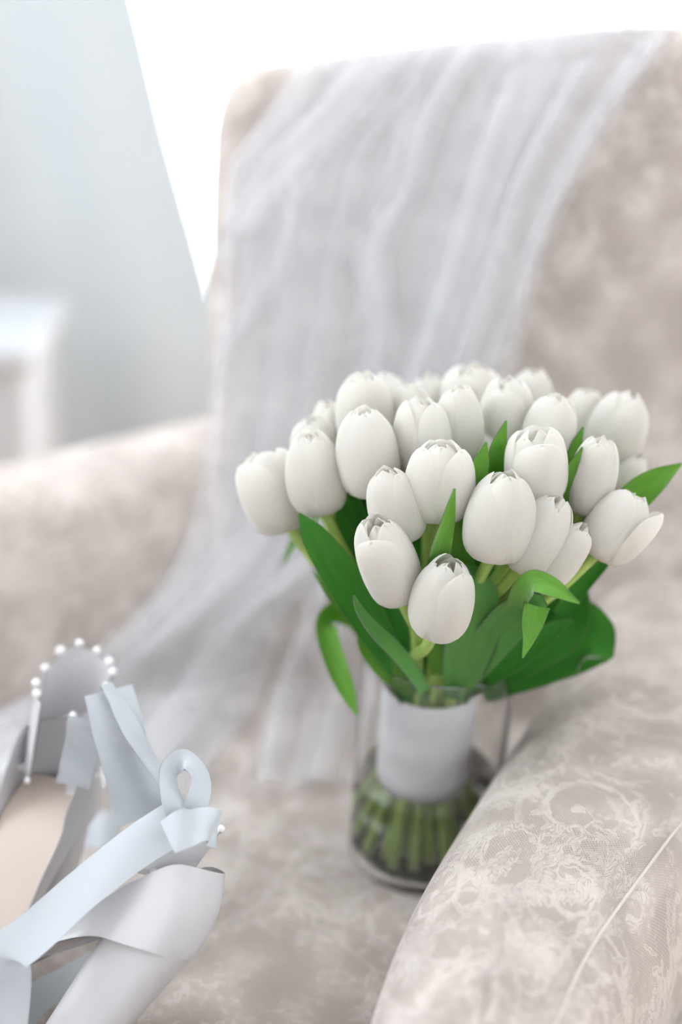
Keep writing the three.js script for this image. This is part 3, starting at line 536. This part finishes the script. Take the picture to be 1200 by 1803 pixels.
// ---------------------------------------------------------------- bridal shoes
function ribbon(points, width, tilt, shoe, label) {   // a flat satin strip through world points
  const P = new THREE.CatmullRomCurve3(points.map((p) => V(...p)), false, 'centripetal');
  const g = sheet(8, 60, (u, v) => {
    const p = P.getPoint(v), T = P.getTangent(v), S = T.clone().cross(V(Math.sin(tilt) * .6, Math.cos(tilt), .55)).normalize(), s = u * 2 - 1, N = S.clone().cross(T);
    return p.addScaledVector(S, s * width / 2).addScaledVector(N, .002 * Math.sin(v * 11 + s * 1.5));
  }, .0005);
  shoe.updateMatrixWorld(true);
  return part('ribbon', g.applyMatrix4(shoe.matrixWorld.clone().invert()), ribbonMat, shoe, label);
}
function makeShoe(label, pos, toe, [roll, lift], cuffAt, seed) {
  const shoe = thing('bridal_shoe', label, 'shoe', pos, 'pair of bridal shoes');
  shoe.rotation.order = 'YXZ'; shoe.rotation.set(roll, Math.atan2(-toe[1], toe[0]), lift);
  const solY = curve1([[0, .082], [.03, .080], [.06, .074], [.10, .045], [.14, .012], [.17, .006], [.25, .006]]);
  const half = curve1([[0, .012], [.008, .022], [.03, .0275], [.06, .025], [.10, .022], [.14, .032], [.17, .037], [.2, .031], [.23, .017], [.25, .003]]);
  const bed = (dy, k) => (u, v) => { const x = lerp(.014, .25, v), s = u * 2 - 1; return V(x, solY(x) + dy, s * half(x) * k); };
  part('sole', sheet(10, 60, bed(0, 1), .004), leatherTan, shoe, 'tan leather sole');
  part('insole', sheet(10, 60, bed(.004, .94), .002), leatherTan, shoe, 'tan insole');
  const heel = sheet(40, 14, (u, v) => {
    const a = u * 6.2832, k = lerp(1, .72, Math.pow(v, .8)), cx = .029 + .026 * v, e = (c) => Math.sign(c) * Math.pow(Math.abs(c), .7);
    return V(cx + e(Math.cos(a)) * .0265 * k, lerp(.079, .0005, v), e(Math.sin(a)) * .0255 * k);
  }, 0);
  part('heel', heel, satin, shoe, 'satin covered block heel');
  part('heel_tip', new THREE.CylinderGeometry(.0185, .018, .004, 24).translate(.055, .002, 0), leatherTan, shoe);
  // counter round the back, sinking to a low edge along the arch
  const outline = (q) => { const x = Math.abs(q) * .15, s = Math.sign(q) || 1, hx = half(Math.max(x, .004)); return [Math.abs(q) < .12 ? .004 + (x / .018) * (x / .018) * .014 : x, s * hx * Math.min(1, Math.abs(q) / .12)]; };
  part('upper', sheet(72, 10, (u, v) => {
    const q = u * 2 - 1, a = Math.abs(q), [x, z] = outline(q), h = lerp(.052, .014, sstep(a, .12, .5)) + .004 * sstep(a, .8, 1);
    return V(x - .005 * Math.sin(v * 3) - .0015 * (a < .3 ? 1 : 0), solY(x) - .0055 + v * h, z * (1.06 - .1 * v * (a < .4 ? 1 : .3)));
  }, .0018), satin, shoe);
  part('vamp', sheet(24, 24, (u, v) => { const x = lerp(.135, .251, v), s = u * 2 - 1, b = Math.sin((s + 1) / 2 * Math.PI); return V(x - .02 * (1 - Math.abs(s)) * (1 - v), solY(x) + b * lerp(.028, .006, v), s * half(x) * 1.05); }, .0015), satin, shoe);
  const [cx, cy, ch] = cuffAt, cuff = (a, v) => V(cx + Math.cos(a) * (.030 - .004 * v) - .012 * v, cy + v * ch - .010 * Math.cos(a) + .003 * Math.sin(3 * a), Math.sin(a) * (.028 - .004 * v));
  part('ankle_strap', sheet(64, 4, (u, v) => cuff(.5 + u * 5.3, v), .0016), satin, shoe, 'satin ankle strap edged with pearls');
  const ball = new THREE.SphereGeometry(.0027, 16, 12), r = mulberry(seed);
  for (let k = 0; k < 22; k++) { const p = cuff(.5 + k / 21 * 5.3, k % 2 ? 1.05 : -.02), m = part('pearl', ball, pearlMat, shoe); m.position.copy(p).multiply(V(1.03, 1, 1.06)); m.scale.setScalar(.7 + r() * .6); }
  return shoe;
}
const shoe1 = makeShoe('nearer white satin bridal shoe, its block heel and long ribbon in the lower left corner', [-.092, .463, -.603], [-.94, -.34], [38 * Math.PI / 180, 4.5 * Math.PI / 180], [.052, .112, .026], 3);
ribbon([[-0.082, 0.6, -0.678], [-0.106, 0.585, -0.67], [-0.137, 0.565, -0.651], [-0.16, 0.55, -0.631], [-0.173, 0.545, -0.616], [-0.174, 0.525, -0.62], [-0.175, 0.5, -0.611], [-0.179, 0.48, -0.6]], .026, .2, shoe1, 'long satin ribbon crossing the arch and folding down');
ribbon([[-0.119, 0.454, -0.725], [-0.153, 0.454, -0.694], [-0.179, 0.454, -0.665], [-0.196, 0.454, -0.633]], .026, 0, shoe1, 'ribbon end lying on the seat under the arch');
ribbon([[-0.083, 0.6, -0.674], [-0.09, 0.612, -0.683], [-0.092, 0.622, -0.694], [-0.083, 0.628, -0.697], [-0.074, 0.62, -0.693], [-0.074, 0.61, -0.682], [-0.08, 0.6, -0.676]], .013, .9, shoe1, 'bow loop');
ribbon([[-0.088, 0.602, -0.657], [-0.077, 0.606, -0.662], [-0.068, 0.603, -0.669], [-0.06, 0.597, -0.672]], .022, .3, shoe1, 'bow knot');
const shoe2 = makeShoe('farther white bridal shoe at the left edge, ribbons hanging from its pearl-edged ankle strap', [-.172, .4505, -.807], [-.3, .95], [0, 0], [.010, .105, .05], 9);
ribbon([[-0.141, 0.635, -0.763], [-0.119, 0.61, -0.742], [-0.1, 0.585, -0.731], [-0.087, 0.56, -0.728]], .011, 1.2, shoe2);
ribbon([[-0.14, 0.63, -0.764], [-0.13, 0.605, -0.748], [-0.122, 0.575, -0.742], [-0.115, 0.555, -0.732]], .032, .3, shoe2, 'wide hanging ribbon');
ribbon([[-0.153, 0.615, -0.755], [-0.158, 0.585, -0.759], [-0.163, 0.56, -0.756]], .022, .3, shoe2);
ribbon([[-0.153, 0.454, -0.857], [-0.176, 0.454, -0.836], [-0.198, 0.454, -0.819]], .026, 0, shoe2, 'ribbon end lying on the seat');

renderer.render(scene, camera);
